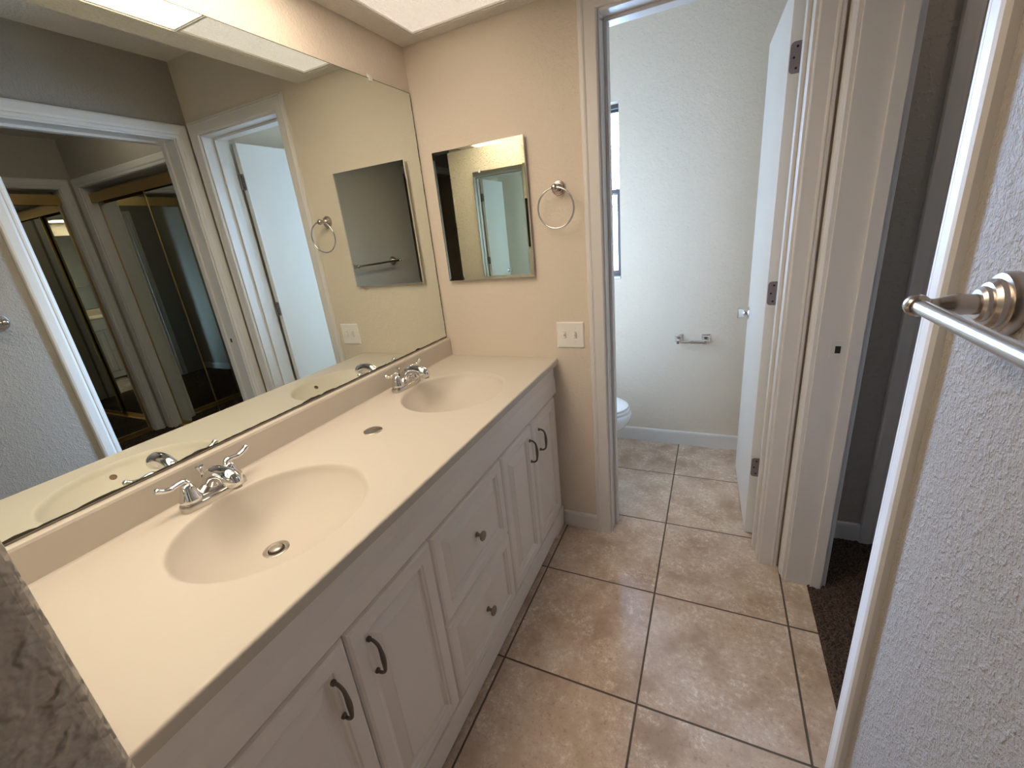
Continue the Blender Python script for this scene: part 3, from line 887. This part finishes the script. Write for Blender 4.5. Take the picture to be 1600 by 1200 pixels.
obj('neck', boxes((0.10, 0.30, TY - 0.11, TY + 0.11, 0.20, 0.3695)), m_porc, t, bevel=0.03, seg=3)
bm = bmesh.new(); tube(bm, [(0.205, TY - 0.16, 0.645), (0.225, TY - 0.16, 0.645), (0.228, TY - 0.11, 0.638)], 0.007, 12)
obj('flush_lever', bm, m_chrome, t, smooth=True)

# ------------------------------------------------------------------ toilet paper holder
t = thing('toilet_paper_holder', 'empty chrome toilet paper holder on the toilet room back wall', 'toilet paper holder', (1.08, YT, 0.71))
for x in (1.005, 1.155):
    bm = bmesh.new()
    nest_rect(bm, lambda a, b, d: (x - 0.024 + a, YT - d, 0.696 + b), 0.048, 0.048, [(0, 0), (0, 0.007), (0.003, 0.010), (0.006, 0.011), (0.013, 0.024)])
    bs = obj('bracket', bm, m_chrome, t, bevel=0.001)
    bm = bmesh.new()
    v = box(bm, x - 0.008, x + 0.008, YT - 0.070, YT - 0.016, 0.704, 0.724)
    for q in v:
        if q.co.y < YT - 0.05: q.co.z -= 0.006
    obj('arm', bm, m_chrome, bs, bevel=0.002)
bm = bmesh.new()
tube(bm, [(1.014, YT - 0.060, 0.708), (1.075, YT - 0.060, 0.708)], 0.0075, 16)
tube(bm, [(1.075, YT - 0.060, 0.708), (1.083, YT - 0.060, 0.708)], 0.0105, 16)
tube(bm, [(1.083, YT - 0.060, 0.708), (1.146, YT - 0.060, 0.708)], 0.0088, 16)
obj('roller', bm, m_cap, t, smooth=True)

# ------------------------------------------------------------------ unseen fill lamp, added to brighten the closet hall
m_fill_globe = emit_mat('fill_globe', (1.0, 0.88, 0.72), 27.0)
t = thing('hall_fill_lamp', 'added globe fill lamp, unseen, brightening the closet hall', 'ceiling light', (2.4, -0.25, CZ))
bm = bmesh.new(); lathe(bm, [(0.07, 0.0), (0.07, 0.014), (0.045, 0.026), (0.0001, 0.028)], (2.4, -0.25, CZ - 0.0005), (0, 0, -1), 28)
obj('base', bm, m_nickel, t, smooth=True, angle=30)
bm = bmesh.new(); bmesh.ops.create_uvsphere(bm, u_segments=24, v_segments=14, radius=0.055, matrix=Matrix.Translation((2.4, -0.25, CZ - 0.078)))
obj('globe', bm, m_fill_globe, t, smooth=True)

# ------------------------------------------------------------------ closets in the hall
bm = bmesh.new()
casing(bm, lambda a, z, d: (a, 0.25 - d, z), BX0, BX1, BZ, CASING)
t5 = struct('trim_5', bm, m_trim, label='white casing around the long mirrored closet')
struct('jamb', boxes((BX0 - 0.01, BX0 + 0.006, 0.25, 0.37, 0, BZ), (BX1 - 0.006, BX1 + 0.01, 0.25, 0.37, 0, BZ), (BX0 - 0.01, BX1 + 0.01, 0.25, 0.37, BZ - 0.006, BZ + 0.01)), m_trim, t5)
struct('track', boxes((BX0 + 0.006, BX1 - 0.006, 0.285, 0.291, 1.985, 2.055), (BX0 + 0.006, BX1 - 0.006, 0.291, 0.36, 2.045, 2.055)), m_gold, t5, label='gold top track of the long closet')
struct('bottom_track', boxes((BX0 + 0.006, BX1 - 0.006, 0.29, 0.365, 0.0, 0.012)), m_gold, t5)
bm = bmesh.new()
casing(bm, lambda a, z, d: (3.5 - d, a, z), AY0, AY1, BZ, CASING)
t6 = struct('trim_6', bm, m_trim, label='white casing around the short mirrored closet')
struct('jamb', boxes((3.5, 3.62, AY0 - 0.01, AY0 + 0.006, 0, BZ), (3.5, 3.62, AY1 - 0.006, AY1 + 0.01, 0, BZ), (3.5, 3.62, AY0 - 0.01, AY1 + 0.01, BZ - 0.006, BZ + 0.01)), m_trim, t6)
struct('track', boxes((3.535, 3.541, AY0 + 0.006, AY1 - 0.006, 1.985, 2.06), (3.541, 3.61, AY0 + 0.006, AY1 - 0.006, 2.05, 2.06)), m_gold, t6, label='gold top track of the short closet')
struct('bottom_track', boxes((3.54, 3.615, AY0 + 0.006, AY1 - 0.006, 0.0, 0.012)), m_gold, t6)

def closet_door(conv, a0, a1, d0, label):
    """conv(a, d, z)"""
    t = thing('closet_door', label, 'closet door', conv((a0 + a1)/2, d0, 0), 'sliding mirror doors in the closet hall')
    z0, z1, wd = 0.014, 2.035, 0.015
    def bx(bm, a, b, d, e, z, y):
        p = conv(a, d, z); q = conv(b, e, y)
        box(bm, p[0], q[0], p[1], q[1], p[2], q[2])
    bm = bmesh.new()
    bx(bm, a0, a0 + wd, d0, d0 + 0.016, z0, z1); bx(bm, a1 - wd, a1, d0, d0 + 0.016, z0, z1)
    bx(bm, a0 + wd, a1 - wd, d0, d0 + 0.016, z0, z0 + 0.035); bx(bm, a0 + wd, a1 - wd, d0, d0 + 0.016, z1 - 0.035, z1)
    obj('frame', bm, m_gold, t, bevel=0.002)
    bm = bmesh.new(); bx(bm, a0 + wd, a1 - wd, d0 + 0.003, d0 + 0.012, z0 + 0.035, z1 - 0.035)
    obj('mirror', bm, m_mirror3, t)
cB = lambda a, d, z: (a, 0.25 + d, z)
closet_door(cB, 2.655, BX1 - 0.008, 0.078, 'gold framed sliding mirror door of the long closet, at the hall corner')
closet_door(cB, BX0 + 0.008, 2.70, 0.058, 'gold framed sliding mirror door of the long closet, beside the hall doorway')
cA = lambda a, d, z: (3.5 + d, a, z)
closet_door(cA, -0.415, AY1 - 0.008, 0.058, 'gold framed sliding mirror door of the short closet, at the hall corner')
closet_door(cA, AY0 + 0.008, -0.370, 0.078, 'gold framed sliding mirror door of the short closet, away from the corner')
